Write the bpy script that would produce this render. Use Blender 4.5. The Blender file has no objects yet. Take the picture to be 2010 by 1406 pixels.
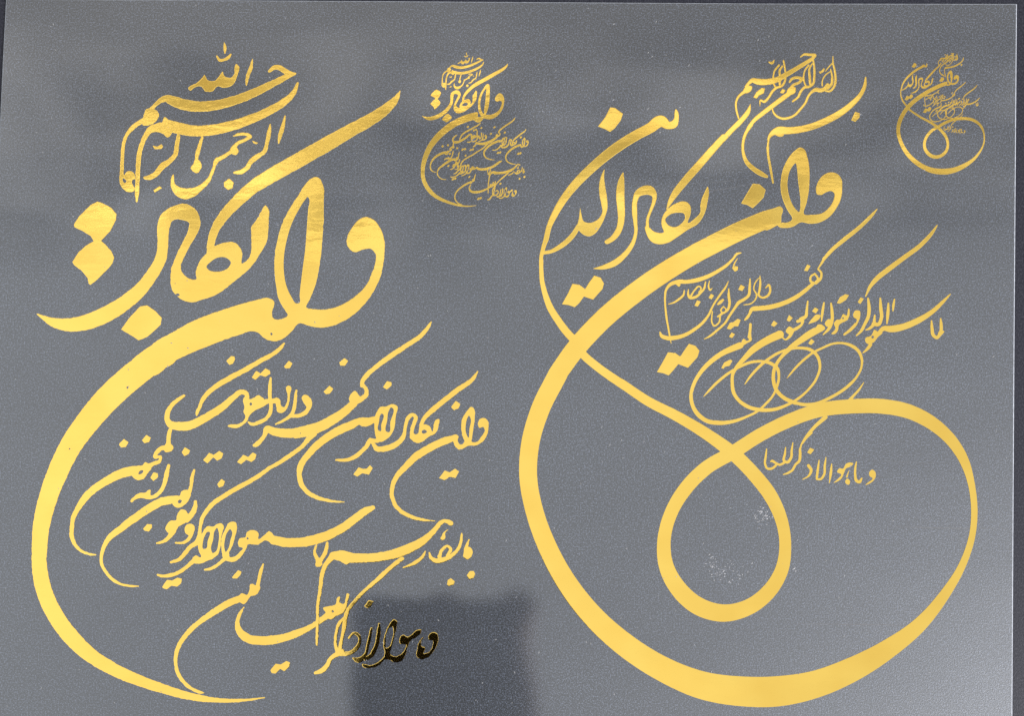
import bpy, math, random
import numpy as np
from mathutils import Vector

C = bpy.context.scene.collection
S = 0.00015                      # metres on the sheet per unit of the survey below
FX, FY, H = 975, 1240, 0.29      # foot of the lens on the sheet, lens height
def W(px, py, z=0.0):            # survey point on the sheet -> world
    return Vector(((px - 1005) * S, (703 - py) * S, z))

# ------------------------------------------------------------------ camera
cam = bpy.data.cameras.new('camera')
camo = bpy.data.objects.new('camera', cam); C.objects.link(camo)
camo.location = W(FX, FY, H + 0.0006)
camo.rotation_euler = (0, 0, 0)
cam.sensor_width = 36
cam.lens = 36 * H / (2010 * S)
cam.shift_x = (1005 - FX) / 2010
cam.shift_y = (FY - 703) / 2010
cam.clip_start = 0.005; cam.clip_end = 100
bpy.context.scene.camera = camo

# ------------------------------------------------------------------ light: a bright pale room overhead, darker towards its far side
w = bpy.data.worlds.new('World'); bpy.context.scene.world = w; w.use_nodes = True
N = w.node_tree.nodes; L = w.node_tree.links; N.clear()
def nd(t, **kw):
    n = N.new(t)
    for k, v in kw.items(): setattr(n, k, v)
    return n
def math_(op, a, b=None, c=None):
    n = nd('ShaderNodeMath', operation=op)
    for i, v in enumerate((a, b, c)):
        if v is None: continue
        if isinstance(v, (int, float)): n.inputs[i].default_value = v
        else: L.new(v, n.inputs[i])
    return n.outputs[0]
def mapr(v, a, b, c, d):
    n = nd('ShaderNodeMapRange', interpolation_type='SMOOTHSTEP')
    L.new(v, n.inputs[0])
    for i, q in enumerate((a, b, c, d)): n.inputs[1 + i].default_value = q
    return n.outputs[0]
tc = nd('ShaderNodeTexCoord'); sp = nd('ShaderNodeSeparateXYZ'); L.new(tc.outputs['Generated'], sp.inputs[0])
dz = math_('MAXIMUM', sp.outputs[2], 0.12)
tx = math_('DIVIDE', sp.outputs[0], dz); ty = math_('DIVIDE', sp.outputs[1], dz)
cb = nd('ShaderNodeCombineXYZ'); L.new(math_('MULTIPLY', tx, 1.2), cb.inputs[0]); L.new(math_('MULTIPLY', ty, 7.0), cb.inputs[1])
ns = nd('ShaderNodeTexNoise'); L.new(cb.outputs[0], ns.inputs['Vector'])
ns.inputs['Scale'].default_value = 3.0; ns.inputs['Detail'].default_value = 4.0; ns.inputs['Distortion'].default_value = 2.2
base = mapr(ty, 0.36, 0.64, 1.0, 0.76)
amp = math_('MULTIPLY', mapr(ty, 0.33, 0.48, 0.05, 1.3), mapr(ty, 0.54, 0.62, 1.0, 0.25))
bri = math_('MULTIPLY_ADD', math_('SUBTRACT', mapr(ns.outputs[0], 0.40, 0.62, 0.0, 1.0), 0.5), amp, base)
bri = math_('MINIMUM', math_('MAXIMUM', bri, 0.42), 1.45)
bri = math_('MULTIPLY', math_('MULTIPLY', bri, mapr(tx, -0.52, -0.18, 1.2, 1.0)), mapr(tx, 0.02, 0.52, 1.0, 0.84))
hor = mapr(sp.outputs[2], 0.15, 0.75, 0.8, 1.0)
bri = math_('MULTIPLY', bri, hor)
cr = nd('ShaderNodeMix', data_type='RGBA')
L.new(mapr(ty, 0.36, 0.62, 0.0, 1.0), cr.inputs[0])
cr.inputs[6].default_value = (0.95, 0.975, 1.0, 1); cr.inputs[7].default_value = (1.0, 0.97, 0.93, 1)
bg = nd('ShaderNodeBackground'); L.new(cr.outputs[2], bg.inputs[0]); L.new(math_('MULTIPLY', bri, 1.1), bg.inputs[1])
wo = nd('ShaderNodeOutputWorld'); L.new(bg.outputs[0], wo.inputs[0])

lamp = bpy.data.lights.new('ceiling_lamp', 'AREA'); lamp.shape = 'DISK'; lamp.size = 1.4; lamp.energy = 180
lamp.color = (1.0, 0.96, 0.97)
lo = bpy.data.objects.new('ceiling_lamp', lamp); C.objects.link(lo)
lo.location = W(FX, FY) + Vector((1.2 * (1.3 + H), -0.5 * (1.3 + H), 1.3))
lo.rotation_euler = (W(1900, 1300) - lo.location).to_track_quat('-Z', 'Y').to_euler()

vs = bpy.context.scene.view_settings
vs.view_transform = 'Standard'; vs.look = 'None'; vs.exposure = 0; vs.gamma = 1; vs.use_curve_mapping = False
cy = bpy.context.scene.cycles
cy.use_denoising = False
cy.max_bounces = 6

# ------------------------------------------------------------------ materials
def mat(name):
    m = bpy.data.materials.new(name); m.use_nodes = True
    return m, m.node_tree.nodes, m.node_tree.links, m.node_tree.nodes['Principled BSDF']
def noise(nt, ln, vec, scale, detail=2.0, rough=0.5):
    n = nt.new('ShaderNodeTexNoise'); ln.new(vec, n.inputs['Vector'])
    n.inputs['Scale'].default_value = scale; n.inputs['Detail'].default_value = detail; n.inputs['Roughness'].default_value = rough
    return n.outputs[0]
def bump(nt, ln, hgt, dist, strength, normal=None):
    b = nt.new('ShaderNodeBump'); b.inputs['Strength'].default_value = strength; b.inputs['Distance'].default_value = dist
    ln.new(hgt, b.inputs['Height'])
    if normal: ln.new(normal, b.inputs['Normal'])
    return b.outputs[0]
def ramp(nt, ln, fac, stops):
    r = nt.new('ShaderNodeValToRGB'); ln.new(fac, r.inputs[0])
    e = r.color_ramp.elements
    while len(e) < len(stops): e.new(0.5)
    for q, (p, c) in zip(e, stops): q.position = p; q.color = (*c, 1) if len(c) == 3 else c
    return r.outputs[0]
def geo_pos(nt):
    return nt.new('ShaderNodeNewGeometry').outputs['Position']
def scaled(nt, ln, vec, s):
    m = nt.new('ShaderNodeMapping'); ln.new(vec, m.inputs['Vector']); m.inputs['Scale'].default_value = s
    return m.outputs[0]

def foil_material(name, brushed):
    m, nt, ln, p = mat(name)
    pos = geo_pos(nt)
    p.inputs['Metallic'].default_value = 1.0
    n1 = noise(nt, ln, scaled(nt, ln, pos, (60, 60, 60)), 1.0, 2)
    ln.new(ramp(nt, ln, n1, [(0.3, (0.95, 0.62, 0.122)), (0.7, (1.0, 0.685, 0.148))]), p.inputs['Base Color'])
    p.inputs['Roughness'].default_value = 0.06
    n2 = noise(nt, ln, scaled(nt, ln, pos, (160, 420, 100)), 1.0, 3)
    n3 = noise(nt, ln, scaled(nt, ln, pos, (1800, 2600, 100)), 1.0, 2)
    b = bump(nt, ln, n2, 0.0004, 0.05 * brushed)
    b = bump(nt, ln, n3, 0.0001, 0.035 * brushed, b)
    ln.new(b, p.inputs['Normal'])
    return m
FOIL_A = foil_material('gold_foil_streaked', 0.9)
FOIL_B = foil_material('gold_foil_smooth', 0.4)

def film_material():
    m, nt, ln, p = mat('plastic_film')
    pos = geo_pos(nt)
    g1 = noise(nt, ln, scaled(nt, ln, pos, (2400, 2400, 100)), 1.0, 3, 0.7)     # fine grain of the film
    g2 = noise(nt, ln, scaled(nt, ln, pos, (14, 20, 10)), 1.0, 4, 0.6)          # handling haze
    mx = nt.new('ShaderNodeMix'); mx.data_type = 'RGBA'; mx.blend_type = 'MULTIPLY'; mx.inputs[0].default_value = 1
    ln.new(ramp(nt, ln, g1, [(0.38, (0.1, 0.1, 0.11)), (0.52, (0.8, 0.8, 0.8)), (0.64, (5.5, 5.5, 5.5))]), mx.inputs[6])
    ln.new(ramp(nt, ln, g2, [(0.3, (0.0085, 0.0098, 0.0135)), (0.7, (0.0145, 0.0165, 0.0215))]), mx.inputs[7])
    ln.new(mx.outputs[2], p.inputs['Base Color'])
    p.inputs['IOR'].default_value = 1.45; p.inputs['Specular IOR Level'].default_value = 1.0
    p.inputs['Roughness'].default_value = 0.42
    p.inputs['Coat Weight'].default_value = 1.0
    p.inputs['Coat IOR'].default_value = 1.84
    p.inputs['Coat Roughness'].default_value = 0.042
    p.inputs['Coat Tint'].default_value = (0.90, 0.95, 1.0, 1)
    w1 = noise(nt, ln, scaled(nt, ln, pos, (7, 20, 5)), 1.0, 2)
    b = bump(nt, ln, w1, 0.004, 0.10)
    c = bump(nt, ln, g1, 0.0001, 0.05, b)
    ln.new(c, p.inputs['Coat Normal'])
    ln.new(bump(nt, ln, g1, 0.0001, 0.55, b), p.inputs['Normal'])       # the matt underside glitters, the top face stays smooth
    return m
FILM = film_material()

def plain(name, col, rough, spec=0.5, metal=0.0):
    m, nt, ln, p = mat(name)
    pos = geo_pos(nt)
    n = noise(nt, ln, scaled(nt, ln, pos, (900, 900, 900)), 1.0, 3)
    lo_ = tuple(c * 0.75 for c in col); hi_ = tuple(min(1, c * 1.25) for c in col)
    ln.new(ramp(nt, ln, n, [(0.3, lo_), (0.7, hi_)]), p.inputs['Base Color'])
    p.inputs['Roughness'].default_value = rough; p.inputs['Specular IOR Level'].default_value = spec; p.inputs['Metallic'].default_value = metal
    return m
EDGE = plain('frosted_cut_edge', (0.24, 0.26, 0.29), 0.35)
SCRATCH = plain('scratched_film', (0.065, 0.068, 0.073), 0.5)
DUST = plain('pale_dust', (0.15, 0.155, 0.16), 0.8)
GLUE = plain('dry_white_glue', (0.2, 0.205, 0.215), 0.5)

def cloth_material():
    m, nt, ln, p = mat('dark_tablecloth')
    pos = geo_pos(nt)
    n1 = noise(nt, ln, scaled(nt, ln, pos, (2600, 1500, 500)), 1.0, 3, 0.7)
    ln.new(ramp(nt, ln, n1, [(0.3, (0.006, 0.0065, 0.01)), (0.5, (0.013, 0.014, 0.02)), (0.75, (0.035, 0.036, 0.045))]), p.inputs['Base Color'])
    p.inputs['Roughness'].default_value = 0.45; p.inputs['Specular IOR Level'].default_value = 0.15
    ln.new(bump(nt, ln, n1, 0.0002, 0.3), p.inputs['Normal'])
    return m
CLOTH = cloth_material()

# ------------------------------------------------------------------ mesh helpers
def link(name, verts, faces, m, parent=None, smooth=False):
    me = bpy.data.meshes.new(name); me.from_pydata([tuple(v) for v in verts], [], faces); me.update()
    if m: me.materials.append(m)
    if smooth: me.polygons.foreach_set('use_smooth', [True] * len(me.polygons))
    o = bpy.data.objects.new(name, me); C.objects.link(o)
    if parent: o.parent = parent
    return o
def tag(o, label=None, cat=None, group=None, kind=None):
    if label: o['label'] = label
    if cat: o['category'] = cat
    if group: o['group'] = group
    if kind: o['kind'] = kind
    return o

# ------------------------------------------------------------------ table under the sheet
T = 1.6
tag(link('table_top', [(-T, -T, 0), (T, -T, 0), (T, T, 0), (-T, T, 0), (-T, -T, -.03), (T, -T, -.03), (T, T, -.03), (-T, T, -.03)],
    [(0, 1, 2, 3), (7, 6, 5, 4), (0, 4, 5, 1), (1, 5, 6, 2), (2, 6, 7, 3), (3, 7, 4, 0)], CLOTH), kind='structure')

# ------------------------------------------------------------------ the film sheet
ZF = 0.0006
def ring(d):       # outline of the sheet, d survey units inside its cut edge; the sides bow very slightly
    pts = [(11 + d, -4 + d)]
    pts += [(x, -4 + 0.0062 * (x - 11) + d) for x in (500, 1000, 1500)]
    pts += [(1997 - d, 6 + d), (1994.5 - d, 350), (1992 - d, 700), (1990 - d, 1050), (1988 - d, 1413 - d)]
    pts += [(1400, 1414 - d), (700, 1414 - d), (-14 + d, 1414 - d), (-12 + d, 1000), (-8 + d, 600), (-1.5 + d, 250), (5 + d, 110)]
    return pts
ri, ro, rb = ring(2.5), ring(0.3), ring(0)
n = len(ri)
vt = [W(x, y, ZF) for x, y in ri]
film = link('film_sheet', vt, [tuple(range(n))[::-1]], FILM)
tag(film, 'dark grey glossy plastic film sheet carrying four gold calligraphy designs', 'film sheet')
vt = [W(x, y, ZF) for x, y in ri] + [W(x, y, ZF - 0.00022) for x, y in ro] + [W(x, y, 0.0002) for x, y in rb]
fc = []
for k in range(n):
    j = (k + 1) % n
    fc += [(k, j, n + j, n + k), (n + k, n + j, 2 * n + j, 2 * n + k)]
link('cut_edge', vt, fc, EDGE, film)
def strip(pts, wd, z):
    P = [W(x, y, z) for x, y in pts]; vs_, fs_ = [], []
    for k, p in enumerate(P):
        d = (P[min(k + 1, len(P) - 1)] - P[max(k - 1, 0)]).normalized(); q = Vector((-d.y, d.x, 0)) * wd * S / 2
        f = 0.25 if k in (0, len(P) - 1) else 1
        vs_ += [p + q * f, p - q * f]
        if k: fs_.append((2 * k - 2, 2 * k - 1, 2 * k + 1, 2 * k))
    return vs_, fs_
SCR = [([(1745, 1034), (1800, 1036), (1900, 1038), (1984, 1040)], 1.5), ([(1558, 1225), (1650, 1226.5), (1760, 1228), (1850, 1232)], 1.6),
       ([(1700, 905), (1790, 908), (1860, 909)], 0.8), ([(1600, 1180), (1622, 1202)], 1.4), ([(1795, 975), (1800, 990)], 1.2),
       ([(533, 374), (560, 388), (590, 402)], 1.8), ([(640, 408), (690, 419), (730, 432)], 1.6), ([(500, 527), (560, 528), (640, 538), (740, 548)], 1.5),
       ([(1290, 378), (1350, 381), (1420, 371), (1500, 357)], 1.5), ([(1345, 362), (1420, 356), (1470, 350)], 1.2), ([(715, 90), (724, 70), (738, 55)], 1.2),
       ([(1480, 530), (1500, 525), (1520, 530), (1530, 545)], 1.1), ([(20, 296), (36, 290), (46, 300)], 1.2), ([(1845, 960), (1990, 962)], 0.7)]
for pts, wd in SCR:
    a, b = strip(pts, wd, ZF + 0.000004)
    link('scratch', a, [f[::-1] for f in b], SCRATCH, film)

# ------------------------------------------------------------------ gold foil calligraphy: surveyed pen strokes (S), outlines (P) and gaps (H)
def catmull(P, closed, step):
    P = np.array(P, float); n = len(P); out = []
    segs = n if closed else n - 1
    for i in range(segs):
        if closed: p0, p1, p2, p3 = P[i - 1], P[i], P[(i + 1) % n], P[(i + 2) % n]
        else: p0, p1, p2, p3 = P[max(i - 1, 0)], P[i], P[i + 1], P[min(i + 2, n - 1)]
        ln_ = math.hypot(*(p2 - p1)[:2]); k = max(1, int(ln_ / step))
        # chord-length tangents keep uneven spacing from overshooting
        def tan(a, b, c):
            d1 = max(math.hypot(*(b - a)[:2]), 1e-6); d2 = max(math.hypot(*(c - b)[:2]), 1e-6)
            if d1 < 1e-5: return (c - b) / d2
            if d2 < 1e-5: return (b - a) / d1
            return ((b - a) / d1 * d2 + (c - b) / d2 * d1) / (d1 + d2)
        t1 = tan(p0, p1, p2) * ln_; t2 = tan(p1, p2, p3) * ln_
        for q in range(k):
            t = q / k
            out.append((2*t**3 - 3*t*t + 1) * p1 + (t**3 - 2*t*t + t) * t1 + (-2*t**3 + 3*t*t) * p2 + (t**3 - t*t) * t2)
    if not closed: out.append(P[-1])
    return np.array(out)

def parse(text):
    parts = []; o = (0, 0, 1.0)
    for line in text.strip().splitlines():
        t = line.split()
        if t[0] == '@': o = (float(t[1]), float(t[2]), float(t[3]) if len(t) > 3 else 5.0225)
        elif t[0] in 'WD': parts.append((t[0], t[1], []))
        else:
            q = [[float(v) for v in s.split(',')] for s in t[1:]]
            thin = 0.82 if o[2] > 6 else 0.84 if o[:2] == (1480, 420) else 1.0      # fine script is a touch slimmer
            q = [[o[0] + a[0] / o[2], o[1] + a[1] / o[2]] + [a[2] / o[2] * (thin if thin < 1 else 0.92 if a[2] / o[2] < 13 else 1.0) for _ in a[2:]] for a in q]
            parts[-1][2].append((t[0], q))
    return parts

PAD = 7; CAP = 5.0
rng = np.random.default_rng(7)
GROW = [0.0]                     # ink spread: the miniatures print proportionally bolder
def field(shapes, ragged, straight=False):
    res = []
    for k, q in shapes:
        if k == 'S': res.append((k, catmull(q, False, 0.8)))
        else: res.append((k, np.array(q) if straight else catmull(q, True, 2.0)))
    lo_ = np.min([r[:, :2].min(0) - (r[:, 2].max() / 2 if k == 'S' else 0) for k, r in res], axis=0)
    hi_ = np.max([r[:, :2].max(0) + (r[:, 2].max() / 2 if k == 'S' else 0) for k, r in res], axis=0)
    x0, y0 = (np.floor(lo_) - PAD).astype(int); x1, y1 = (np.ceil(hi_) + PAD).astype(int)
    wd, ht = x1 - x0 + 1, y1 - y0 + 1
    F = np.full((ht, wd), -CAP)
    X = np.arange(x0, x1 + 1); Y = np.arange(y0, y1 + 1)
    def poly(r):
        G = np.full((ht, wd), CAP); ins = np.zeros((ht, wd), bool); m = len(r)
        for i in range(m):
            a, b = r[i], r[(i + 1) % m]
            if (a[1] > b[1]) != (b[1] > a[1]) or a[1] != b[1]:
                ys = (Y >= min(a[1], b[1])) & (Y < max(a[1], b[1]))
                if ys.any():
                    xc = a[0] + (Y[ys] - a[1]) * (b[0] - a[0]) / (b[1] - a[1])
                    ins[ys] ^= X[None, :] < xc[:, None]
            i0 = max(int(min(a[0], b[0]) - CAP - x0), 0); i1 = int(max(a[0], b[0]) + CAP + 2 - x0)
            j0 = max(int(min(a[1], b[1]) - CAP - y0), 0); j1 = int(max(a[1], b[1]) + CAP + 2 - y0)
            gx, gy = X[i0:i1][None, :], Y[j0:j1][:, None]
            d = b - a; l2 = max(d @ d, 1e-9)
            t = np.clip(((gx - a[0]) * d[0] + (gy - a[1]) * d[1]) / l2, 0, 1)
            G[j0:j1, i0:i1] = np.minimum(G[j0:j1, i0:i1], np.hypot(gx - a[0] - t * d[0], gy - a[1] - t * d[1]))
        return np.where(ins, G, -G)
    for k, r in res:
        if k == 'S':
            for x, y, w_ in r:
                rad = max(w_ / 2, 0.5)
                i0 = max(int(x - rad - CAP - x0), 0); i1 = int(x + rad + CAP + 2 - x0); j0 = max(int(y - rad - CAP - y0), 0); j1 = int(y + rad + CAP + 2 - y0)
                d = rad - np.hypot(X[i0:i1][None, :] - x, Y[j0:j1][:, None] - y)
                F[j0:j1, i0:i1] = np.maximum(F[j0:j1, i0:i1], np.minimum(d, CAP))
        elif k == 'P': F = np.maximum(F, poly(r))
    F = F - 0.5 + GROW[0]
    # torn print edge
    for per, am in ((2.6, 0.55), (7.0, 0.45)):
        g = rng.normal(0, 1, (int(ht / per) + 3, int(wd / per) + 3))
        u = np.arange(ht) / per; v = np.arange(wd) / per
        ui, vi = u.astype(int), v.astype(int); uf, vf = (u - ui)[:, None], (v - vi)[None, :]
        g = (g[ui][:, vi] * (1-uf) + g[ui+1][:, vi] * uf) * (1-vf) + (g[ui][:, vi+1] * (1-uf) + g[ui+1][:, vi+1] * uf) * vf
        F = F + g * am * ragged * (np.abs(F) < 3)
    for k, r in res:
        if k == 'H': F = np.minimum(F, -poly(r))
    return x0, y0, F

RIM = 1.0; TH = 0.000011
count = [0]
def foil(name, shapes, ragged, m, parent, origin, straight=False):
    x0, y0, F = field(shapes, ragged, straight)
    count[0] += 1; dz = (count[0] * 3 % 8) * 0.000004      # crossing words lie one on the other
    ht, wd = F.shape
    Z = np.clip(F / RIM, 0, 1); Z = TH * (2 * Z - Z * Z)
    verts, faces, ids = [], [], {}
    def gv(i, j):
        k = (i, j)
        if k not in ids:
            ids[k] = len(verts); p = W(x0 + i, y0 + j, Z[j, i] + dz) - origin; verts.append(p)
        return ids[k]
    def ev(i, j, a, b):
        k = (i, j, a, b)
        if k not in ids:
            f0, f1 = F[j, i], F[j + b, i + a]; t = f0 / (f0 - f1)
            ids[k] = len(verts); verts.append(W(x0 + i + a * t, y0 + j + b * t, dz) - origin)
        return ids[k]
    I = F > 0; full = F > RIM
    cells = I[:-1, :-1] | I[1:, :-1] | I[:-1, 1:] | I[1:, 1:]
    fl = full[:-1, :-1] & full[1:, :-1] & full[:-1, 1:] & full[1:, 1:]
    for j in range(ht - 1):
        cols = np.nonzero(cells[j])[0]; k = 0
        while k < len(cols):
            i = int(cols[k])
            if fl[j, i]:
                e = i
                while k + 1 < len(cols) and cols[k + 1] == e + 1 and fl[j, e + 1]: k += 1; e += 1
                faces.append((gv(i, j), gv(i, j + 1), gv(e + 1, j + 1), gv(e + 1, j)))
            else:
                cs = [(i, j), (i, j + 1), (i + 1, j + 1), (i + 1, j)]
                pl = []
                for a in range(4):
                    p, q = cs[a], cs[(a + 1) % 4]
                    ip, iq = I[p[1], p[0]], I[q[1], q[0]]
                    if ip: pl.append(gv(*p))
                    if ip != iq:
                        if p <= q: pl.append(ev(p[0], p[1], q[0] - p[0], q[1] - p[1]))
                        else: pl.append(ev(q[0], q[1], p[0] - q[0], p[1] - q[1]))
                if len(pl) >= 3: faces.append(tuple(pl))
            k += 1
    return link(name, verts, faces, m, parent)

def design(text, ragged, m, root_px, name, label):
    root = bpy.data.objects.new(name, None); C.objects.link(root); root.empty_display_size = 0.01
    o = W(*root_px, ZF + 0.00001); root.location = o
    base = W(*root_px, 0)
    tag(root, label, 'calligraphy', 'gold foil calligraphy designs on the film')
    last = None
    for kind, nm, shapes in parse(text):
        if kind == 'W': last = foil(nm, shapes, ragged, m, root, base)
        else:
            for sh_ in shapes: foil(nm, [sh_], ragged * 0.6, m, last, base, True)
    return root
def miniature(text, ragged, m, root_px, name, label, px, sx, sy, spread):
    GROW[0] = spread
    r = design(text, ragged, m, root_px, name, label); GROW[0] = 0.0
    r.location = W(*px, ZF + 0.00001); r.scale = (sx, sy, 0.3)
    return r

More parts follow.
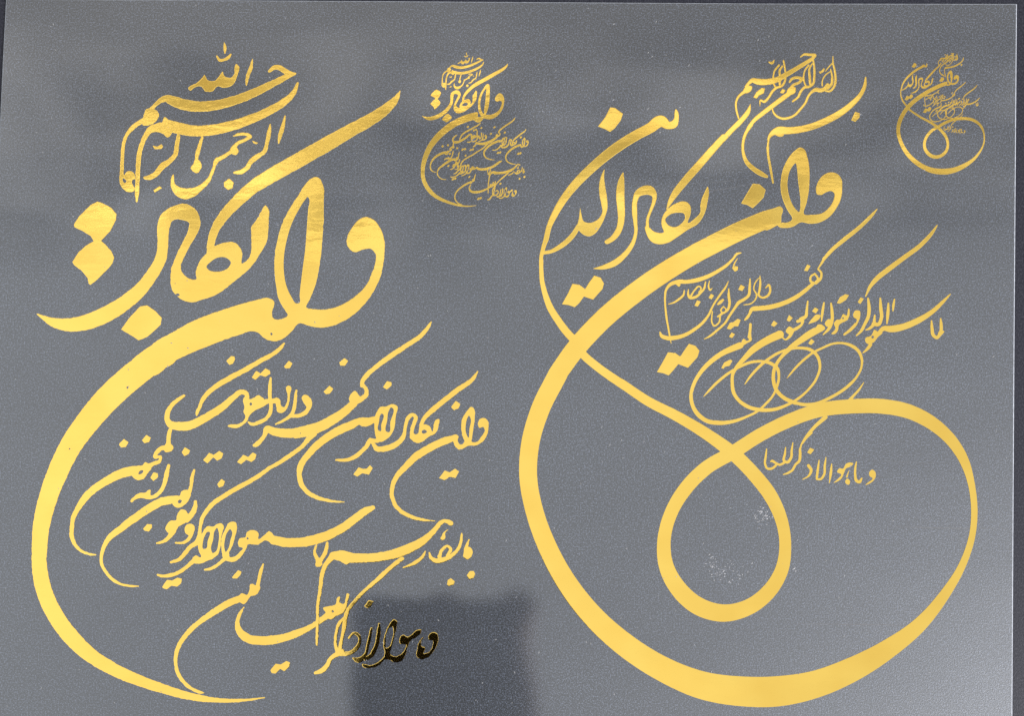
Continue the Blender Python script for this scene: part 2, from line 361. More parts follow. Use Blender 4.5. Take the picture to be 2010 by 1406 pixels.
LEFT = '''
W word
@ 200 60
S 1205,110,14 1213,165,36 1213,220,20
S 1135,250,22 1160,288,38 1205,285,35 1245,265,42 1270,232,20
P 1325,325 1350,345 1340,440 1290,535 1200,565 1140,550 1090,598 1020,598 975,550 930,553 865,590 850,570 925,518 965,490 1015,432 1040,480 1110,490 1160,440 1190,400 1215,450 1270,460 1300,430 1310,345
S 1485,278,14 1470,360,42 1440,440,44 1425,532,22
W word
S 1650,400,36 1690,368,50 1745,362,58 1800,395,62 1860,422,55 1912,420,20
S 1900,425,36 1830,450,60 1700,515,72 1500,612,86 1300,690,95 1100,738,102 950,747,108 800,725,112 700,692,100 640,668,72 580,688,58 520,740,46 470,800,60
P 440,770 500,765 555,800 568,835 545,880 510,915 400,930 410,830
S 480,850,90 400,890,60 300,960,55 235,1050,42 210,1150,42 203,1250,44 195,1406,44
@ 200 200
S 195,700,44 190,790,42
P 172,790 200,850 250,888 320,878 328,850 300,800 305,770 330,760 330,730 290,680 250,685 215,720 190,700
H 207,750 232,765 245,780 225,800 208,782
W word
@ 200 60
S 1930,518,28 1900,600,55 1800,700,75 1650,790,85 1450,880,95 1250,945,105 1050,982,110 900,987,112 780,967,118 690,945,120 640,935,120
S 640,965,130 560,955,95 480,975,70 430,1040,60 395,1120,55 372,1200,55 360,1300,55 355,1406,55
P 590,960 600,1010 650,1057 682,1030 700,980
P 600,930 620,848 660,880 700,930
@ 200 200
S 355,700,54 350,800,50 345,900,48 345,978,32
S 755,340,50 740,420,52 722,520,55 670,580,62 590,640,68 530,710,63 470,745,58 422,748,36
S 990,345,32 965,430,45 940,520,48 930,575,40
P 915,570 950,565 985,610 980,660 935,705 870,650 895,610
S 1300,335,20 1350,318,34 1420,318,38 1462,338,42 1420,370,42 1330,415,44 1300,455,50
P 1310,420 1335,450 1352,490 1320,525 1270,505 1260,470
S 1290,480,48 1230,520,46 1170,555,50 1132,575,58 1110,630,38 1090,690,40 1050,770,50 980,840,65 900,888,92 820,905,112 750,878,92 705,825,60 697,770,42 705,718,24
S 1660,222,20 1650,290,45 1630,400,45 1600,490,50 1530,540,60 1470,590,60 1430,650,55 1370,690,55 1310,697,36
S 1805,140,20 1785,240,48 1755,340,48 1742,405,22
D diacritic
P 495,425 545,437 590,413 608,440 590,465 520,470
P 505,870 570,825 598,850 520,897
P 1475,375 1510,388 1545,400 1525,420 1490,408
D dot
P 1200,790 1255,750 1305,795 1290,850 1245,872 1200,835
W word
@ 50 370
S 115,1238,14 180,1275,50 280,1322,95 400,1345,130 550,1332,150 700,1285,160 850,1212,160 1000,1112,150 1120,1010,140 1220,890,125 1290,780,118 1335,690,113 1350,600,110 1355,480,116 1360,380,126 1390,290,130 1435,255,132 1490,236,142 1560,230,166 1630,262,146 1670,325,116 1662,390,108 1638,450,95 1590,540,85 1540,640,85 1500,730,80 1480,800,92
P 1440,790 1428,900 1445,1000 1500,1070 1560,1110 1650,1125 1758,1095 1878,1050 1958,1000 2058,920 2158,840 2238,760 2318,640 2378,530 2395,430 2401,300 2398,200 2370,165 2318,230 2268,320 2228,370 2223,450 2226,560 2218,640 2188,700 2136,735 2140,640 2123,590 2088,545 2028,525 1958,532 1876,560 1800,600 1780,640 1740,680 1700,750 1675,830 1683,893 1620,888 1560,845 1536,800 1530,740 1460,740
H 1785,775 1830,720 1900,680 1970,680 2025,730 2005,775 1950,810 1880,820 1810,805
H 1480,1045 1505,1035 1522,1052 1500,1062
H 1468,935 1480,930 1482,945
@ 450 150
S 1685,140,14 1640,225,66 1560,305,98 1400,420,122 1200,530,135 1000,645,148 800,760,150 600,872,150 400,985,148 250,1080,135 120,1190,125 0,1310,115
@ 400 370
S 251,205,115 160,320,100 105,420,88 75,520,80 60,640,72
W word
P 991,-35 1051,-95 1101,-120 1151,-95 1178,-35 1185,150 1184,301 1178,420 1165,600 1140,780 1095,980 1050,1090 1015,1170 1100,1190 1200,1190 1350,1150 1480,1070 1600,950 1660,820 1690,720 1688,640 1650,600 1570,605 1490,630 1440,605 1408,550 1415,470 1470,370 1540,300 1600,278 1680,310 1750,400 1785,520 1780,680 1750,850 1680,1010 1580,1150 1450,1270 1320,1340 1180,1375 1060,1365 935,1335 868,1413 798,1473 728,1508 648,1503 588,1473 538,1428 498,1413 348,1448 98,1538 -102,1618 -302,1713 -502,1848 -620,1700 -502,1533 -302,1413 -102,1303 98,1223 298,1158 498,1103 648,1081 688,1103 698,1143 678,1213 683,1273 718,1293 768,1283 823,1253 778,1173 738,1093 713,983 698,853 695,680 720,520 760,380 820,240 880,140 940,50
H 1026,82 1000,110 930,220 870,340 820,500 790,680 790,820 815,960 860,1060 920,1135 940,1130 945,1050 970,830 1000,600 1015,400 1030,200 1038,100
@ 300 500
H 1158,775 1172,768 1182,785 1172,797 1160,790
@ 40 680 3.348
S 950,45,178 871,90,176 760,178,174 600,318,172 450,488,160 328,660,146 243,835,138 182,1000,126 138,1180,114 122,1400,101
H 697,270 704,262 712,272 704,282
H 318,674 324,668 330,676 323,682
@ 40 980 3.348
S 122,396,101 132,500,106 165,630,108 235,775,111 335,910,110 470,1035,97 620,1125,86 780,1195,75 950,1253,64 1120,1300,52 1300,1325,37 1450,1326,26 1605,1308,10
D dot
@ 50 370
P 710,125 760,140 850,190 900,250 895,310 840,420 750,515 800,560 850,620 878,680 860,740 820,790 700,910 640,955 620,940 610,885 550,810 480,760 460,725 520,630 600,560 670,520 640,470 560,420 480,385 475,355 530,270 640,160
@ 0 0 1
P 275,601 289,599 305,610 318,624 316,638 290,662 272,669 262,662 237,647 255,622
W word
@ 320 640
S 1195,172,22 1160,215,42 1080,280,50 950,350,56 800,440,60 650,520,62 530,592,60 450,655,54 390,730,48 360,800,42 335,860,40 332,885,20
S 205,690,36 140,735,46 75,800,55 45,860,60 40,920,60 70,970,72 150,990,90 250,987,92 350,945,85 480,870,80 600,790,72 700,700,65 770,652,60 820,668,55 830,700,50 815,750,50
P 850,715 890,710 940,680 980,700 1010,740 1000,790 940,820 880,860 850,900 830,940 790,980 730,1010 680,1010 630,985 650,975 740,965 790,940 810,890 790,850 800,800 785,740 800,700 850,690
H 852,770 866,755 880,772 865,788
S 1062,512,24 1055,600,44 1055,700,46 1065,780,44 1055,860,45 1010,920,45 940,955,45 870,968,38 842,950,22
S 980,760,70 1050,740,50 1090,732,46
P 1090,720 1120,705 1160,730 1165,780 1190,800 1215,760 1225,680 1215,600 1240,588 1260,598 1255,680 1245,760 1215,830 1170,865 1130,850 1115,800 1110,765 1080,770
S 1315,638,26 1305,720,40 1295,800,45 1270,870,45 1210,920,40 1112,970,22
S 1405,715,78 1425,745,88 1438,800,54 1410,850,50 1350,883,48 1270,890,38
D dot
P 620,345 670,295 705,300 713,330 690,375 655,388
P 870,510 920,440 960,465 1010,415 1055,440 1060,475 1010,505 960,490 910,535
P 1190,400 1240,340 1280,370 1250,420 1205,422
W word
@ 580 620
S 1340,57,20 1310,110,40 1220,210,52 1100,290,56 950,390,60 800,500,56 700,590,55 660,650,48 655,690,45
S 660,680,45 695,722,46 700,770,50 660,815,60 600,840,70
P 590,740 625,780 640,805 620,860 560,880 525,820 545,770
S 575,865,80 480,950,88 380,1020,98 250,1090,108 100,1140,112 0,1160,108
@ 320 640
S 1306,1060,100 1200,1058,94 1100,1045,84 1030,1022,72 1000,1080,50 960,1135,52 920,1170,55 900,1180,42
P 985,1030 1025,980 1070,1000 1050,1050
H 1348,1058 1356,1052 1362,1062 1354,1067
S 1480,1060,80 1430,1120,60 1370,1190,50 1250,1280,50 1100,1375,45 1050,1400,42
@ 120 760
S 2054,797,46 2000,840,50 1880,920,50 1750,990,54 1600,1080,54 1500,1150,54 1430,1230,50 1385,1310,45 1370,1400,42
D dot
@ 320 640
P 1580,650 1640,585 1685,620 1645,670 1605,677
P 1735,360 1790,315 1830,345 1795,395 1745,397
P 725,1345 790,1270 840,1290 885,1245 925,1270 910,1320 870,1345 820,1325 770,1370
W word
@ 580 620
S 1795,552,22 1750,620,45 1600,730,60 1450,850,62 1330,950,60 1265,1020,48 1235,1080,42
P 1220,1090 1290,1072 1330,1095 1350,1142 1365,1060 1388,1018 1415,1015 1410,1100 1380,1165 1320,1195 1260,1240 1200,1257 1150,1235 1122,1190 1160,1150 1180,1172 1205,1160 1215,1110
H 1245,1140 1275,1125 1297,1145 1275,1162 1250,1160
S 1145,1200,50 1150,1120,46 1175,1050,46 1185,1000,50 1155,978,46 1110,1010,50 1085,1090,36 1065,1190,50 1010,1255,62 930,1300,66 850,1316,62 800,1312,60 770,1270,44 740,1235,52 700,1290,52 640,1350,52
@ 580 800
S 640,446,52 600,480,50 500,520,42 402,520,30
W word
@ 580 620
P 840,895 890,895 960,870 1000,885 990,1000 980,1100 950,1170 900,1220 840,1250 800,1220 780,1150 775,1060 780,1000 805,940
H 850,965 860,970 845,1080 838,1140 822,1135 825,1040 835,985
H 945,905 955,910 935,1050 918,1150 900,1145 905,1030 920,940
S 780,1020,60 720,1045,82 680,1050,98 640,1042,78 550,1080,85 430,1130,86 300,1210,80 190,1300,75 100,1400,66
S 740,1225,50 800,1235,50 850,1215,50
@ 580 800
S 100,496,66 50,580,66 38,660,60 55,750,58 110,830,54 200,885,48 300,915,42 390,930,28 478,935,14
D dot
P 565,665 620,590 665,605 700,605 735,565 765,600 725,668 660,655 610,687
W word
@ 580 620
P 1740,895 1765,920 1770,1000 1755,1120 1745,1200 1740,1240 1790,1240 1830,1190 1865,1130 1850,1100 1815,1110 1797,1070 1815,1020 1860,1008 1900,1040 1905,1100 1890,1180 1840,1250 1770,1285 1710,1285 1660,1310 1610,1325 1570,1290 1545,1240 1500,1250 1530,1190 1590,1170 1610,1190 1600,1230 1620,1270 1660,1250 1640,1180 1630,1090 1645,1010 1690,940
H 1710,985 1725,1010 1715,1120 1705,1205 1680,1150 1680,1070 1695,1010
S 1580,1200,52 1520,1220,70 1400,1265,76 1280,1330,80 1180,1395,76
@ 580 800
S 1180,491,76 1080,590,66 1000,680,60 960,770,55 950,860,50 975,950,50 1040,1025,46 1140,1080,44 1250,1110,36 1375,1122,12
D dot
P 1410,700 1470,622 1520,640 1575,602 1615,635 1580,700 1520,690 1470,722
@ 580 620
P 860,705 900,640 950,655 950,690 900,732
P 1530,900 1580,835 1630,870 1610,915 1560,937
W word
@ 120 760
S 1075,425,45 1060,500,50 1058,560,55
P 1035,550 1090,565 1110,600 1090,635 1020,640
S 1060,595,60 980,612,52 940,650,46 925,690,42 980,690,36 972,730,42 910,757,46 870,780,60
P 830,740 870,765 890,790 850,860 820,905 770,922 720,905 695,870 740,790 800,770
H 762,862 780,825 812,825 800,852
S 770,810,70 700,828,96 600,852,94 480,910,86 350,990,80 240,1090,75 170,1190,65 120,1290,55 105,1400,50
@ 100 960
S 205,396,50 205,460,50 225,530,48 270,590,40 330,630,35 390,648,30 442,652,20
D dot
@ 120 760
P 565,565 620,510 668,545 640,595 590,602
P 795,525 840,470 890,500 870,545 820,560
@ 320 640
P 180,1245 215,1195 270,1230 255,1265 210,1292
W word
@ 120 760
S 1060,775,36 1040,860,55 1020,950,50 980,1030,45 920,1080,45 860,1095,40
P 880,1012 888,1075 930,1075 880,1110 780,1100 730,1115 695,1145 682,1130 720,1080 770,1045 840,1035 865,1013
D dot
P 875,895 910,840 955,850 960,890 910,932
W word
S 1312,822,32 1290,900,45 1280,980,40 1265,1040,45
P 1210,1015 1260,1020 1280,1050 1260,1120 1210,1170 1150,1195 1105,1170 1090,1140 1140,1080 1170,1070 1185,1030
H 1150,1130 1170,1112 1190,1120 1180,1145 1160,1148
S 1150,1095,52 1090,1112,80 1000,1130,86 880,1190,86 760,1270,80 650,1350,76 590,1400,72
@ 100 960
S 690,395,72 580,480,64 520,580,50 498,660,40 500,740,40 540,820,38 610,895,38 690,942,34 780,960,28 862,963,18
D dot
P 905,395 950,345 1000,350 1000,385 965,428 920,415
@ 320 640
P 390,1325 455,1250 500,1270 555,1230 597,1260 580,1310 535,1333 495,1300 440,1360
W word
@ 100 960
S 1425,127,40 1420,190,55 1390,250,60 1340,310,60
P 1290,200 1330,210 1355,250 1400,270 1340,330 1270,370 1220,430 1160,440 1125,400 1150,340 1190,310 1230,310 1240,260
S 1200,420,70 1170,470,52 1110,520,40 1045,537,22
P 1345,350 1390,345 1418,375 1412,430 1390,480 1350,460 1320,435 1315,390
S 1385,440,55 1365,490,42 1310,530,35 1228,535,22
W word
S 1490,300,42 1470,400,40 1460,480,55 1440,530,55 1380,570,50 1320,640,50 1260,700,45 1185,725,30
S 1540,215,48 1510,260,44 1490,300,42
P 1545,365 1600,370 1640,345 1680,340 1705,365 1690,440 1680,500 1675,570 1655,640 1600,690 1530,720 1470,742 1400,730 1390,690 1425,657 1475,675 1455,610 1450,540 1480,460 1510,400
H 1560,425 1545,520 1530,590 1505,595 1500,520 1520,460 1545,425
H 1640,385 1650,410 1650,540 1625,620 1595,635 1580,600 1600,500 1615,415
S 1410,710,55 1340,770,45 1260,825,45 1170,855,42 1100,862,36 1052,850,26
D dot
@ 290 950
P 140,1020 190,945 240,955 290,925 340,935 335,980 290,1020 235,1010 190,1048 150,1035
@ 120 760
P 1535,960 1580,905 1620,930 1600,980 1555,997
W word
@ 290 950
P 835,370 870,380 882,425 862,530 835,620 805,690 815,722 850,718 900,680 935,635 900,622 887,580 905,540 965,520 975,480 1020,457 1070,465 1097,500 1090,545 1150,505 1195,468 1250,515 1250,605 1160,562 1080,605 1000,602 960,670 900,745 850,775 790,770 745,745 730,680 720,600 730,520 765,440 800,385
H 815,450 830,470 815,560 790,650 770,675 755,630 760,560 785,480
H 973,540 985,528 998,541 985,554
S 750,750,45 690,800,40 620,840,38 562,850,24
S 1240,557,92 1350,580,95 1480,580,95 1556,577,95
@ 580 800
S 765,990,55 700,1020,75 600,1090,85 480,1180,90 350,1250,95 250,1290,100 100,1328,100
@ 290 950
S 1660,610,30 1645,680,36 1670,740,45 1690,790,68
S 1770,585,30 1760,650,46 1730,720,50 1695,770,60
S 1676,798,58 1690,796,58
D dot
P 830,925 890,850 928,870 915,905 880,940 840,937
W word
S 1140,793,22 1115,870,45 1095,960,45 1080,1030,50
P 1015,988 1045,988 1060,1000 1090,985 1112,1020 1095,1070 1060,1105 1020,1110 985,1160 940,1190 905,1165 890,1120 930,1080 980,1095 1000,1050
S 930,1130,72 870,1150,70 780,1190,70 680,1250,70 560,1330,62 460,1406,58
@ 320 1090
S 310,700,58 220,800,55 160,890,52 130,980,48 125,1070,42 145,1160,45 200,1250,45 280,1320,42 360,1355,36 418,1365,14
W word
S 795,520,18 760,580,40 735,650,50 740,720,65 780,785,84 850,830,90 950,845,92 1080,840,92 1200,815,82 1330,770,75 1450,715,62 1540,660,64 1620,600,70
@ 560 980
P 370,1075 410,1060 460,1050 490,1040 510,975 535,957 545,978 540,1015 572,1035 595,965 610,925 630,935 618,1020 605,1085 570,1130 505,1160 460,1190 400,1185 300,1245 300,1200 395,1125
H 458,1110 470,1098 482,1110 470,1125
D dot
@ 320 1090
P 1055,1140 1110,1070 1160,1080 1215,1045 1258,1060 1250,1105 1200,1150 1155,1130 1110,1175 1070,1170
W word
@ 560 980
S 470,565,74 400,650,55 365,740,52 350,850,46 335,960,42 320,1080,40 318,1200,38 315,1300,38 312,1438,32
S 470,560,76 560,562,112 640,580,106 760,585,95 880,580,95 1000,560,95 1120,530,100 1220,490,100 1320,440,86 1400,380,70 1480,300,60 1540,230,50 1580,218,42 1630,240,62
P 530,590 600,648 650,620 620,580
D diacritic
S 1605,302,14 1565,340,30 1555,383,50 1550,388,50
W word
S 1740,342,24 1730,430,36 1700,500,42 1640,560,46 1560,600,60 1490,612,58 1440,585,45 1420,532,20
S 1520,570,48 1545,505,40 1600,468,36 1628,492,38 1600,560,44
S 1380,517,18 1350,575,40 1280,630,45 1165,680,22
S 1810,402,20 1785,470,40
P 1770,470 1800,470 1840,490 1850,530 1830,580 1790,600 1755,575 1755,520
D dot
P 1785,755 1820,710 1860,710 1875,745 1855,785 1810,800
P 1590,850 1600,800 1630,780 1675,815 1660,850 1610,867
W word
S 1150,590,52 1060,660,50 950,760,55 850,850,50 760,930,46 680,1020,46 620,1090,50
@ 320 1090
S 1825,535,48 1800,620,55 1790,700,55 1770,800,46 1750,900,46 1740,950,60
S 1790,620,42 1730,690,42 1707,780,40 1700,880,40 1720,950,50
S 1760,960,70 1700,990,60 1650,1030,50 1620,1090,55 1570,1140,60 1500,1167,34
S 1760,978,50 1840,970,50 1910,920,50 1940,860,42 1930,800,40 1890,772,36 1832,820,28
D dot
@ 560 980
P 775,1062 820,995 875,1010 850,1065 815,1084
W word
@ 590 1090
S 775,685,34 770,780,50 745,900,50 700,990,55 640,1030,42
S 700,725,30 680,820,40 660,910,40 640,985,42 560,1040,58 520,1022,30
W word
P 1190,737 1187,775 1140,815 1085,850 1060,900 1040,980 990,1055 930,1065 870,1040 835,1040 780,1090 690,1120 610,1100 605,1085 700,1085 780,1040 820,1000 825,960 815,900 820,820 850,730 890,660 920,635 950,650 950,700 930,800 905,910 885,970 920,1000 980,985 1030,920 1040,890 980,880 975,820 1010,785 1050,805 1110,770 1140,740
H 905,708 915,740 900,840 870,910 845,920 840,860 850,770 880,718
W word
P 1270,780 1300,762 1345,770 1360,810 1350,880 1310,960 1250,1020 1190,1035 1145,1005 1150,920 1165,860 1215,805 1190,870 1195,900 1235,915 1215,970 1260,960 1300,890 1300,850 1265,840 1255,810
'''
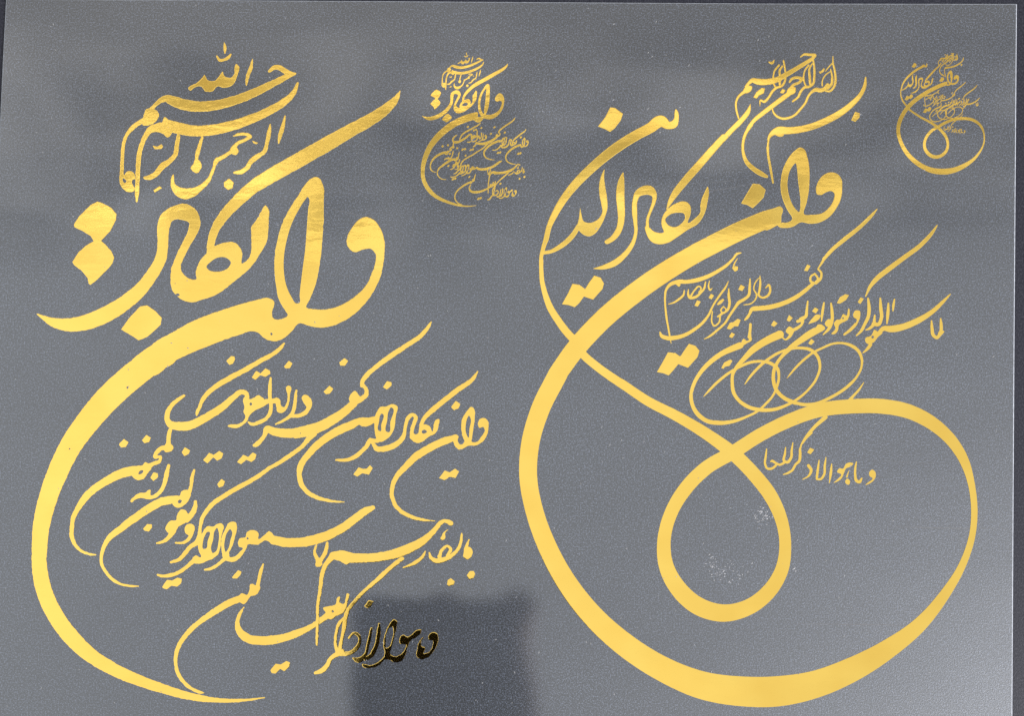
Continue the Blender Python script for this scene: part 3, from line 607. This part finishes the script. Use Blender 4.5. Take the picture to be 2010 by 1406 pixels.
RIGHT = '''
W word
@ 1420 80 6.697
S 1870,480,32 1860,580,60 1800,710,75 1700,820,95 1550,940,110 1350,1050,115 1150,1130,115 1000,1165,116 850,1180,122 720,1180,130 650,1210,92 600,1270,55 588,1340,42 583,1406,40
P 670,1230 700,1252 760,1265 800,1240 760,1200
@ 1380 240
S 638,245,34 640,300,32 655,400,32 673,500,30 690,595,24
D dot
@ 1420 80 6.697
P 1675,1045 1730,925 1800,950 1790,1010 1735,1067
W word
S 1440,200,24 1440,280,35 1465,400,40 1475,520,45 1450,610,46 1400,660,42 1350,660,35
S 1435,290,30 1370,360,28 1342,398,22
S 1410,370,25 1430,480,45 1420,570,50 1370,620,58
S 1410,398,22 1340,450,30 1300,530,30 1300,590,32
S 1370,580,70 1330,630,70 1270,650,76 1220,640,72 1170,665,55 1120,720,46 1080,810,46 1010,900,46 930,980,46 850,1015,50 770,1020,50 690,980,46 650,920,35 645,880,24
D diacritic
P 1245,400 1280,395 1320,350 1337,368 1320,410 1270,437
W word
S 1180,250,36 1195,350,40 1195,470,45 1180,560,45 1130,600,50 1070,610,50 1020,660,50 980,740,45 912,795,40
S 1120,320,40 1070,390,35 1055,480,35 1070,560,35 1090,600,35
S 1165,300,30 1130,370,40 1135,470,48 1140,560,48
S 870,540,38 900,500,50 970,482,50 1030,502,60 1000,542,50 920,580,52 870,640,60
P 850,620 950,608 948,680 880,712 830,690
S 880,680,82 780,752,88 650,850,84 520,950,82 410,1040,72 330,1140,60 280,1250,46 258,1406,38
@ 1380 240
S 480,20,42 420,110,40 395,200,36 395,290,38 430,390,50 500,460,56 580,510,56 628,535,34
D dot
@ 1420 80 6.697
P 735,685 775,622 825,650 790,697
W word
S 790,260,35 805,340,36 815,420,36 810,520,42 770,590,46 690,620,50 640,670,50 590,750,50 530,800,50 490,780,40 480,858,22
S 730,320,40 670,400,36 655,480,35 660,560,35 680,600,40
S 775,330,30 740,390,42 745,470,48 740,570,46
S 1015,210,28 1060,178,45 1130,182,50 1205,188,52 1170,230,62 1080,290,72 950,370,76 830,440,86 700,510,96 560,540,106 450,535,106 380,520,80 330,560,60 300,600,60
P 270,620 310,588 382,598 372,650 310,692 255,690
S 260,680,60 210,720,50 170,790,42 165,870,42 180,950,42 200,1020,36
S 600,280,30 640,290,50 668,252,22
D dot
P 385,745 430,668 500,613 552,618 535,690 470,722 440,762
W word
S 355,832,18 330,920,75 240,1040,92 120,1160,94 0,1290,94
@ 1060 190
S 1808,400,70 1700,520,76 1560,680,80 1420,840,78 1320,970,66 1270,1060,42 1250,1105,18
@ 1040 300
P 1140,720 1180,735 1220,770 1318,778 1300,730 1295,670 1320,600 1370,540 1440,495 1510,475 1560,490 1590,540 1585,610 1560,690 1620,650 1675,590 1680,500 1720,390 1755,330 1765,360 1755,480 1720,610 1660,700 1560,760 1460,830 1360,890 1270,905 1200,880 1155,820
H 1335,660 1380,610 1460,590 1520,600 1530,640 1490,700 1440,730 1370,715
S 628,1142,12 720,1130,50 830,1090,66 930,1010,62 1010,900,52 1045,780,42 1040,680,50 1032,570,62 1037,470,62 1068,400,72 1120,372,92 1180,370,95 1225,412,64 1220,490,46 1190,570,38 1160,660,36 1160,740,42
W word
P 740,150 700,230 680,320 685,420 705,520 712,570 690,630 640,672 590,688 530,670 515,620 497,535 482,640 470,740 530,810 590,825 640,800 690,740 740,640 768,545 765,450 745,330 735,230
S 480,720,50 440,790,58 380,860,60 290,930,55 200,975,45 140,985,42
W word
P 922,188 880,250 855,330 848,430 860,560 865,650 850,740 800,820 735,885 745,898 820,875 880,820 925,720 940,620 938,500 935,350 932,250
W word
@ 1060 190
S 1340,128,24 1345,160,48 1343,220,56 1320,268,80 1260,280,80 1200,240,115 1080,310,108 950,378,106 800,470,106 650,580,102 500,710,96 360,850,90 240,1000,80 150,1150,70 90,1280,62 60,1406,60
@ 1040 300
S 160,854,60 135,930,50 115,1010,46 112,1150,48 120,1280,50 155,1400,55
@ 1000 480
S 315,150,46 315,250,48 325,380,55 355,500,65 400,620,70 480,750,76 560,860,80 650,960,82 720,1078,84 850,1195,86 990,1298,88 1138,1395,95
@ 1000 720 2.05
S 464,77,38 553,137,40 676,201,44 798,275,49 903,353,56 980,430,58 1050,520,58 1095,620,52 1110,720,50 1095,820,56 1040,910,62 960,970,66 860,993,72 760,965,74 680,895,70 630,800,62 622,700,56 650,590,55 710,490,58 790,410,58 900,345,57 1010,275,56 1120,220,56 1250,175,58 1380,160,60 1500,160,62 1610,182,60 1700,228,56 1780,300,48 1830,380,40 1858,470,30 1870,560,28 1862,680,28 1822,800,32 1750,920,44 1650,1040,60 1520,1140,80 1380,1220,100 1230,1280,112 1080,1308,124 930,1308,122 780,1285,114 620,1220,102 470,1125,96 340,1010,90 230,870,84 150,720,78 100,580,74 76,450,74 84,310,75 125,170,78 195,30,80
@ 1000 480
S 490,1254,190 640,1045,196 890,770,200 1260,460,202 1645,200,196 1850,80,190
@ 1480 640 6.697
S 1445,742,20 1380,840,42 1290,940,55 1230,1015,80
@ 1380 240
S -59,1285,192 400,1055,188 620,960,182
P 600,880 700,845 765,828 787,850 775,930 765,1000 730,1020 620,1068
P 730,1015 765,990 830,985 875,960 830,870 790,780 765,680 765,560 790,450 840,350 900,280 960,245 1000,265 1030,340 1050,450 1052,560 1045,680 1025,790 1000,905 1080,910 1170,895 1240,840 1285,760 1290,700 1260,680 1220,690 1160,720 1120,710 1110,670 1130,590 1190,515 1270,490 1330,510 1370,570 1375,650 1360,760 1310,860 1240,940 1150,990 1060,1003 960,990 890,1030 810,1045 750,1035
H 915,405 860,470 835,560 835,660 860,760 900,840 945,885 960,800 950,680 935,560 925,450
D dot
P 370,803 430,700 490,600 560,610 620,665 600,740 545,800 490,850 430,815
@ 1060 190
P 567,293 640,200 690,100 740,105 820,165 800,230 740,310 690,348 640,320
@ 1000 480
P 513,592 570,490 620,385 690,395 745,435 785,370 835,303 900,325 935,385 920,440 825,547 735,517 690,580 645,622 580,600
@ 1270 640
P 93,458 150,360 205,258 280,265 327,298 365,240 412,173 480,195 520,245 500,310 405,417 310,380 270,430 215,492 160,470
W word
@ 1380 240
S 1715,857,18 1660,920,38 1560,1020,46 1400,1150,50 1270,1260,46 1190,1350,40
@ 1480 420
S 690,445,36 670,480,33 630,542,20
S 635,548,30 662,578,32 660,630,36 610,680,46
S 600,590,30 560,620,30 560,665,36 600,680,36 630,640,30 600,590,30
S 580,690,46 500,760,50 400,830,56 280,885,60 150,920,62 0,935,62
@ 1270 480 6.697
S 1406,846,78 1385,850,72 1350,910,52 1310,970,52 1285,992,34
D dot
@ 1480 420
P 488,562 525,493 562,512 530,567
W word
S 1805,112,20 1760,180,40 1640,310,56 1480,430,60 1320,550,64 1210,640,60 1150,710,46 1100,812,20
S 1125,835,30 1135,930,46 1125,1020,46 1090,1090,42 1060,1150,40 1010,1200,22
D dot
P 1018,872 1050,818 1087,835 1050,892
W word
S 1935,792,20 1870,860,42 1750,970,60 1620,1050,76 1480,1110,82 1340,1135,82 1280,1130,62 1220,1190,46
P 1100,1220 1150,1200 1190,1140 1230,1165 1270,1170 1220,1220 1180,1270 1120,1285 1095,1260
H 1155,1215 1175,1200 1185,1215 1165,1228
S 1150,1290,45 1120,1330,40 1075,1370,20
W word
S 1750,1055,24 1755,1130,42 1770,1200,46 1800,1220,46 1840,1170,42 1845,1090,42 1840,1032,24
P 1830,1150 1880,1155 1850,1200 1810,1235
W word
S 1385,842,22 1375,900,35 1370,958,20
S 1325,882,26 1320,980,44 1310,1083,22
S 1245,832,26 1250,930,46 1255,1030,46 1225,1090,50 1180,1085,55
S 1190,1000,25 1185,1060,42
S 1180,1090,46 1140,1130,35 1102,1145,20
W word
P 975,990 1000,950 1045,955 1050,1010 1030,1070 990,1120 960,1130 1010,1040 980,1020
S 1000,1090,42 960,1135,42 890,1190,32
W word
S 935,942,26 925,1010,38 885,1050,46
P 845,1040 880,985 910,1000 930,1040 880,1070 840,1100 830,1150 790,1190 760,1187 800,1130 785,1080 820,1040
H 868,1028 878,1016 888,1028 877,1040
D dot
P 813,882 845,820 900,788 942,798 910,850 850,887
W word
S 760,882,26 770,970,42 770,1050,42 740,1130,42 682,1190,20
P 695,1085 740,1035 785,1060 755,1115 710,1110
W word
S 690,877,26 675,970,38 665,1058,20
P 535,1092 570,1030 620,990 660,1000 650,1030 610,1065 560,1082
S 640,1112,60 660,1110,56
S 660,1125,72 560,1170,68 460,1240,64 380,1310,60
@ 1270 640
S 1730,22,60 1640,62,72 1530,132,66 1420,212,60 1340,290,42 1280,370,40 1250,450,42 1247,540,44 1280,640,46 1350,710,46 1460,760,48
@ 1480 640 6.697
S 540,1013,62 650,1035,62 800,1027,60 950,970,56 1100,890,56 1250,780,56 1350,670,46 1410,550,44 1417,440,50 1372,330,60 1280,260,60 1170,227,46 1050,232,44 900,290,44 780,350,46 650,450,48 540,560,42 480,630,36 430,692,16
D dot
@ 1480 420
P 568,960 600,918 642,940 610,987
P 530,1280 565,1228 602,1258 565,1297
W word
S 530,862,24 520,950,36 510,1010,46 460,1040,50
S 430,1060,42 480,1052,40 470,1090,36 420,1130,42 380,1150,42
P 310,1160 350,1108 388,1130 350,1192
S 385,1150,42 350,1210,38 310,1240,26 272,1210,26
@ 1270 640
S 1310,85,84 1200,135,78 1055,227,70 950,332,56 880,412,44 845,480,40 840,570,42 855,660,44 910,740,44 1000,800,46 1130,830,46 1250,825,42 1370,785,36 1480,725,34 1590,630,30 1670,520,32 1705,400,34 1680,300,40 1620,240,42 1520,218,36 1420,225,34 1300,265,34 1180,340,36 1080,430,34 1010,510,30 963,577,14
D dot
@ 1480 420
P 163,1100 195,1048 237,1080 200,1117
P 318,1052 345,993 387,1025 350,1067
W word
@ 1270 640
S 1020,-15,35 1015,60,36 1010,110,46
P 930,150 955,123 985,145 1030,105 1035,140 990,172 950,192
S 920,192,68 850,220,66 740,272,62 620,360,56 520,470,48 460,580,44 434,690,44 452,790,46 500,870,52 590,937,52 720,957,52 860,940,40 980,897,32 1090,842,30 1180,760,32 1240,690,30 1280,600,32 1300,500,34 1285,420,42 1220,370,42 1130,350,36 1020,360,36 920,400,36 800,470,34 700,550,34 620,630,30 558,697,14
D dot
P 728,417 760,358 820,328 847,343 815,397 770,405 755,427
W word
@ 1270 480 6.697
S 1235,110,30 1190,120,46 1130,190,46 1050,270,56 930,350,66 800,420,72 650,470,76 520,490,72 400,492,76 300,530,60 250,600,46 237,700,42 240,800,40 255,950,42 280,1100,38 300,1210,34 318,1308,18
P 350,520 380,530 420,562 445,530 420,500
D diacritic
S 1190,182,20 1150,250,32 1132,310,36
P 1118,320 1160,278 1202,290 1197,340 1155,362
W word
S 170,1150,28 190,1200,62 260,1230,76 380,1225,76 500,1190,66 620,1120,62 740,1020,52 820,910,46 850,840,40 900,750,40 970,650,42 1040,550,36 1070,482,18
S 1075,582,26 1075,680,50 1085,780,50 1060,860,46 1010,900,42
S 1000,820,30 970,870,34 1000,900,32 1040,860,32 1005,815,28
S 985,910,46 930,950,36
S 960,950,36 950,1020,36 880,1070,36 852,1020,34 852,950,32 860,882,28
D dot
P 908,792 950,738 1000,708 1022,730 980,780 940,802
W word
S 490,602,24 480,660,42 420,720,42 350,765,36 282,785,20
S 545,592,24 540,650,42 560,700,46 640,690,52 700,640,46 750,580,46 770,492,28
S 570,690,46 620,610,36 690,552,36 710,572,32 680,630,30
S 820,482,24 810,560,36 830,600,36 860,572,20
D dot
P 803,702 840,643 887,670 850,727
P 618,807 655,728 712,750 670,822
W word
S 1485,412,22 1490,500,42 1480,600,44 1470,670,42 1520,700,42 1590,670,46 1620,600,46 1600,532,42 1560,570,26
S 1470,440,22 1420,510,30 1405,590,30 1440,660,35 1420,730,32 1360,780,30 1272,795,22
S 1355,452,28 1350,560,50 1335,670,56 1280,720,56 1210,760,60 1150,840,50 1090,930,46 1020,1040,44 920,1130,44 820,1210,40 752,1245,20
D dot
P 1193,597 1230,523 1292,555 1255,617
P 1043,1112 1085,1028 1130,1020 1190,973 1237,990 1200,1082 1150,1080 1100,1122
P 1073,1217 1110,1153 1162,1180 1120,1237
W word
@ 1460 850 6.697
P 1645,520 1690,480 1730,510 1737,580 1700,640 1660,670 1590,692 1620,660 1690,600 1650,570
W word
S 1480,382,26 1465,470,46 1465,560,46 1480,630,56 1520,648,56 1550,600,34
W word
S 1380,502,18 1355,580,36
P 1328,640 1360,598 1402,640 1382,687 1340,672
P 1222,520 1260,463 1300,470 1340,408 1400,388 1442,400 1400,452 1350,470 1320,530 1290,600 1220,650 1170,667 1240,600 1280,550
W word
S 1155,412,26 1145,520,50 1125,658,24
S 1080,322,22 1065,430,46 1055,550,46 1010,610,46 960,610,42
S 990,362,26 975,470,46 960,590,46
W word
S 850,432,58 885,490,56 860,560,42 772,615,20
D dot
P 828,262 870,193 932,220 880,287
W word
S 890,0,45 820,70,42 770,140,34
S 757,172,26 745,195,38 740,280,52 730,370,52 680,420,46 640,490,46 580,530,42 517,550,22
@ 1270 640
S 1760,900,50 1640,1010,40 1560,1110,34 1515,1180,20
W word
@ 1460 850 6.697
S 645,132,26 630,230,46 620,330,52 570,388,56 530,370,52 540,280,46 550,192,26
S 540,390,46 470,420,46 420,400,46 370,372,46 347,385,18
S 420,432,46 370,470,46 310,470,46 280,410,44 290,300,42 300,212,28
'''
a = design(LEFT, 0.55, FOIL_A, (450, 730), 'gold_calligraphy', 'large gold calligraphy with ragged edges and a single long sickle-shaped sweep curving under small verses')
b = design(RIGHT, 0.15, FOIL_B, (1470, 740), 'gold_calligraphy', 'large gold calligraphy whose smooth ribbon crosses itself into a double loop with three fine rings')
miniature(LEFT, 0.8, FOIL_A, (450, 730), 'gold_calligraphy', 'miniature gold calligraphy with one sickle-shaped sweep, between the two large designs', (828.8 + (450 - 73) * 0.2355, 403.4 + (730 - 1371) * 0.2333), 0.2355, 0.2333, 1.0)
miniature(RIGHT, 0.6, FOIL_B, (1470, 740), 'gold_calligraphy', 'miniature gold double-loop calligraphy near the top right corner of the film', (1759.5 + (1470 - 1018) * 0.193, 342 + (740 - 1388) * 0.1855), 0.193, 0.1855, 1.3)

# ------------------------------------------------------------------ dust and dried glue lying on the film
def flakes(spots, z):
    v, f = [], []
    for x, y, l, wd, a in spots:
        c = W(x, y, z); u = Vector((math.cos(a), math.sin(a), 0)) * l * S; q = Vector((-math.sin(a), math.cos(a), 0)) * wd * S
        k = len(v); hgt = min(l, wd) * 0.6 * S
        v += [c + u, c + q, c - u * 0.9, c - q * 1.1, c + Vector((0, 0, hgt))]
        f += [(k, k + 1, k + 4), (k + 1, k + 2, k + 4), (k + 2, k + 3, k + 4), (k + 3, k, k + 4)]
    return v, f
random.seed(11)
sp_ = []
for k in range(1300):
    x, y = random.uniform(8, 1985), random.uniform(8, 1405)
    big = random.random() ** 4
    ang = (0.9 if x > 900 else -0.9) + random.gauss(0, 0.5)
    sp_.append((x, y, 0.8 + 2.6 * big, 0.5 + 0.7 * big, ang))
v, f = flakes(sp_, ZF + 0.00001)
tag(link('dust_specks', v, f, DUST), 'tiny pale dust specks scattered over the dark film', 'dust', kind='stuff')
sp_ = []
for cx_, cy_, rx, ry, nn in ((1425, 1125, 38, 22, 46), (1400, 1105, 12, 14, 16), (1495, 1020, 22, 26, 34), (1505, 1012, 8, 6, 10), (1560, 1118, 8, 6, 6), (1393, 1088, 4, 4, 3), (1010, 1322, 3, 3, 2)):
    for k in range(nn):
        sp_.append((random.gauss(cx_, rx * 0.55), random.gauss(cy_, ry * 0.55), random.uniform(0.7, 3.0), random.uniform(0.5, 1.4), random.gauss(0.3, 0.7)))
v, f = flakes(sp_, ZF + 0.00002)
tag(link('glue_crumbs', v, f, GLUE), 'white dried glue crumbs inside the loop of the double-loop calligraphy', 'glue', kind='stuff')

# ------------------------------------------------------------------ the telephone that takes the picture (seen mirrored in film and foil)
def rbox(x0, y0, x1, y1, z0, z1, r, name, m, parent):
    pts = []
    for cx_, cy_, a0 in ((x1 - r, y1 - r, 0), (x0 + r, y1 - r, 90), (x0 + r, y0 + r, 180), (x1 - r, y0 + r, 270)):
        for k in range(7):
            t = math.radians(a0 + 15 * k); pts.append((cx_ + r * math.cos(t), cy_ + r * math.sin(t)))
    n = len(pts); e = min(0.0012, (z1 - z0) * 0.3)
    cxm, cym = (x0 + x1) / 2, (y0 + y1) / 2
    def sh(p, d): return (p[0] - math.copysign(d, p[0] - cxm), p[1] - math.copysign(d, p[1] - cym))
    v = [(*sh(p, e), z0) for p in pts] + [(*p, z0 + e) for p in pts] + [(*p, z1 - e) for p in pts] + [(*sh(p, e), z1) for p in pts]
    f = [tuple(range(n))[::-1], tuple(range(3 * n, 4 * n))]
    for q in range(3):
        for k in range(n):
            j = (k + 1) % n; f.append((q * n + k, q * n + j, (q + 1) * n + j, (q + 1) * n + k))
    o = link(name, v, f, m, parent); return o
BLACK = plain('black_phone_case', (0.012, 0.012, 0.014), 0.6)
GLASS = plain('dark_glass', (0.01, 0.01, 0.012), 0.08)
def mirror(px, py):          # where a thing at lens height stands so that the sheet mirrors it at (px, py)
    return W(FX + 2 * (px - FX), FY + 2 * (py - FY))
p0 = mirror(686, 1172); p1 = mirror(1012, 1172)
phone = bpy.data.objects.new('mobile_phone', None); C.objects.link(phone); phone.location = (0, 0, H + 0.004)
tag(phone, 'black mobile phone held face up over the film sheet, mirrored in it', 'phone')
rbox(p0.x, p0.y - 0.175, p1.x, p0.y, 0, 0.010, 0.011, 'body', BLACK, phone)
rbox(p0.x + 0.003, p0.y - 0.172, p1.x - 0.003, p0.y - 0.003, 0.0101, 0.0106, 0.009, 'screen', GLASS, phone)

# the hand round the phone: palm behind the screen, fingertips over its top edge
SKIN = plain('skin', (0.15, 0.08, 0.055), 0.55)
SLEEVE = plain('dark_sleeve', (0.02, 0.022, 0.03), 0.9)
def skin_mesh(name, nodes, edges, m, parent=None, root=0):
    me = bpy.data.meshes.new(name); me.from_pydata([q[0] for q in nodes], edges, []); me.update()
    o = bpy.data.objects.new(name, me); C.objects.link(o)
    o.modifiers.new('skin', 'SKIN')
    for k, q in enumerate(nodes):
        sv = me.skin_vertices[0].data[k]; sv.radius = (q[1], q[1]); sv.use_root = (k == root)
    sb = o.modifiers.new('sub', 'SUBSURF'); sb.levels = 2; sb.render_levels = 2
    me.materials.append(m)
    if parent: o.parent = parent
    return o
zp = H + 0.004 + 0.010
t1 = mirror(1012, 1164); t2 = mirror(847, 1164); 
cxp = (p0.x + p1.x) / 2
wr = Vector((p1.x + 0.02, p0.y - 0.20, zp + 0.055))
kn = [Vector((p1.x + 0.004 - 0.019 * k, p0.y - 0.085 + 0.004 * (k in (1, 2)), zp + 0.040)) for k in range(4)]
tips = [Vector((t1.x, t1.y, H + 0.023)), Vector((t2.x, t2.y, H + 0.023)), Vector((cxp - 0.006, p0.y - 0.006, zp + 0.010)), Vector((cxp - 0.022, p0.y - 0.02, zp + 0.010))]
nodes = [((wr.x, wr.y, wr.z), 0.024), ((wr.x - 0.012, wr.y + 0.05, wr.z - 0.004), 0.026)]
edges = [(0, 1)]
for k in range(4):
    a_, b_ = kn[k], tips[k]; s_ = len(nodes)
    m1 = a_.lerp(b_, 0.42) + Vector((0, 0, 0.016)); m2 = a_.lerp(b_, 0.78) + Vector((0, 0, 0.012))
    r = (0.0108, 0.0108, 0.0096, 0.0085)[k]
    nodes += [(tuple(a_), r * 1.15), (tuple(m1), r), (tuple(m2), r * 0.95), (tuple(b_), r * (1.9 if k < 2 else 0.9))]
    edges += [(1, s_), (s_, s_ + 1), (s_ + 1, s_ + 2), (s_ + 2, s_ + 3)]
s_ = len(nodes)
th = [Vector((wr.x - 0.045, wr.y + 0.045, zp + 0.034)), Vector((wr.x - 0.07, wr.y + 0.075, zp + 0.022)), Vector((wr.x - 0.085, wr.y + 0.10, zp + 0.012))]
for q, r in zip(th, (0.014, 0.011, 0.0095)): nodes.append((tuple(q), r))
edges += [(1, s_), (s_, s_ + 1), (s_ + 1, s_ + 2)]
el = wr + Vector((0.06, -0.22, 0.10))
nodes.append((tuple(el), 0.038)); edges.append((0, len(nodes) - 1))
person = skin_mesh('person', nodes, edges, SKIN, None, 0)
tag(person, 'hand of a person holding the black phone above the film sheet', 'person')
sl0, sl1 = wr + Vector((0.016, -0.06, 0.027)), wr + Vector((0.066, -0.235, 0.108))
skin_mesh('sleeve', [(tuple(sl0), 0.036), (tuple(sl0.lerp(sl1, .5)), 0.043), (tuple(sl1), 0.05)], [(0, 1), (1, 2)], SLEEVE, person, 0)
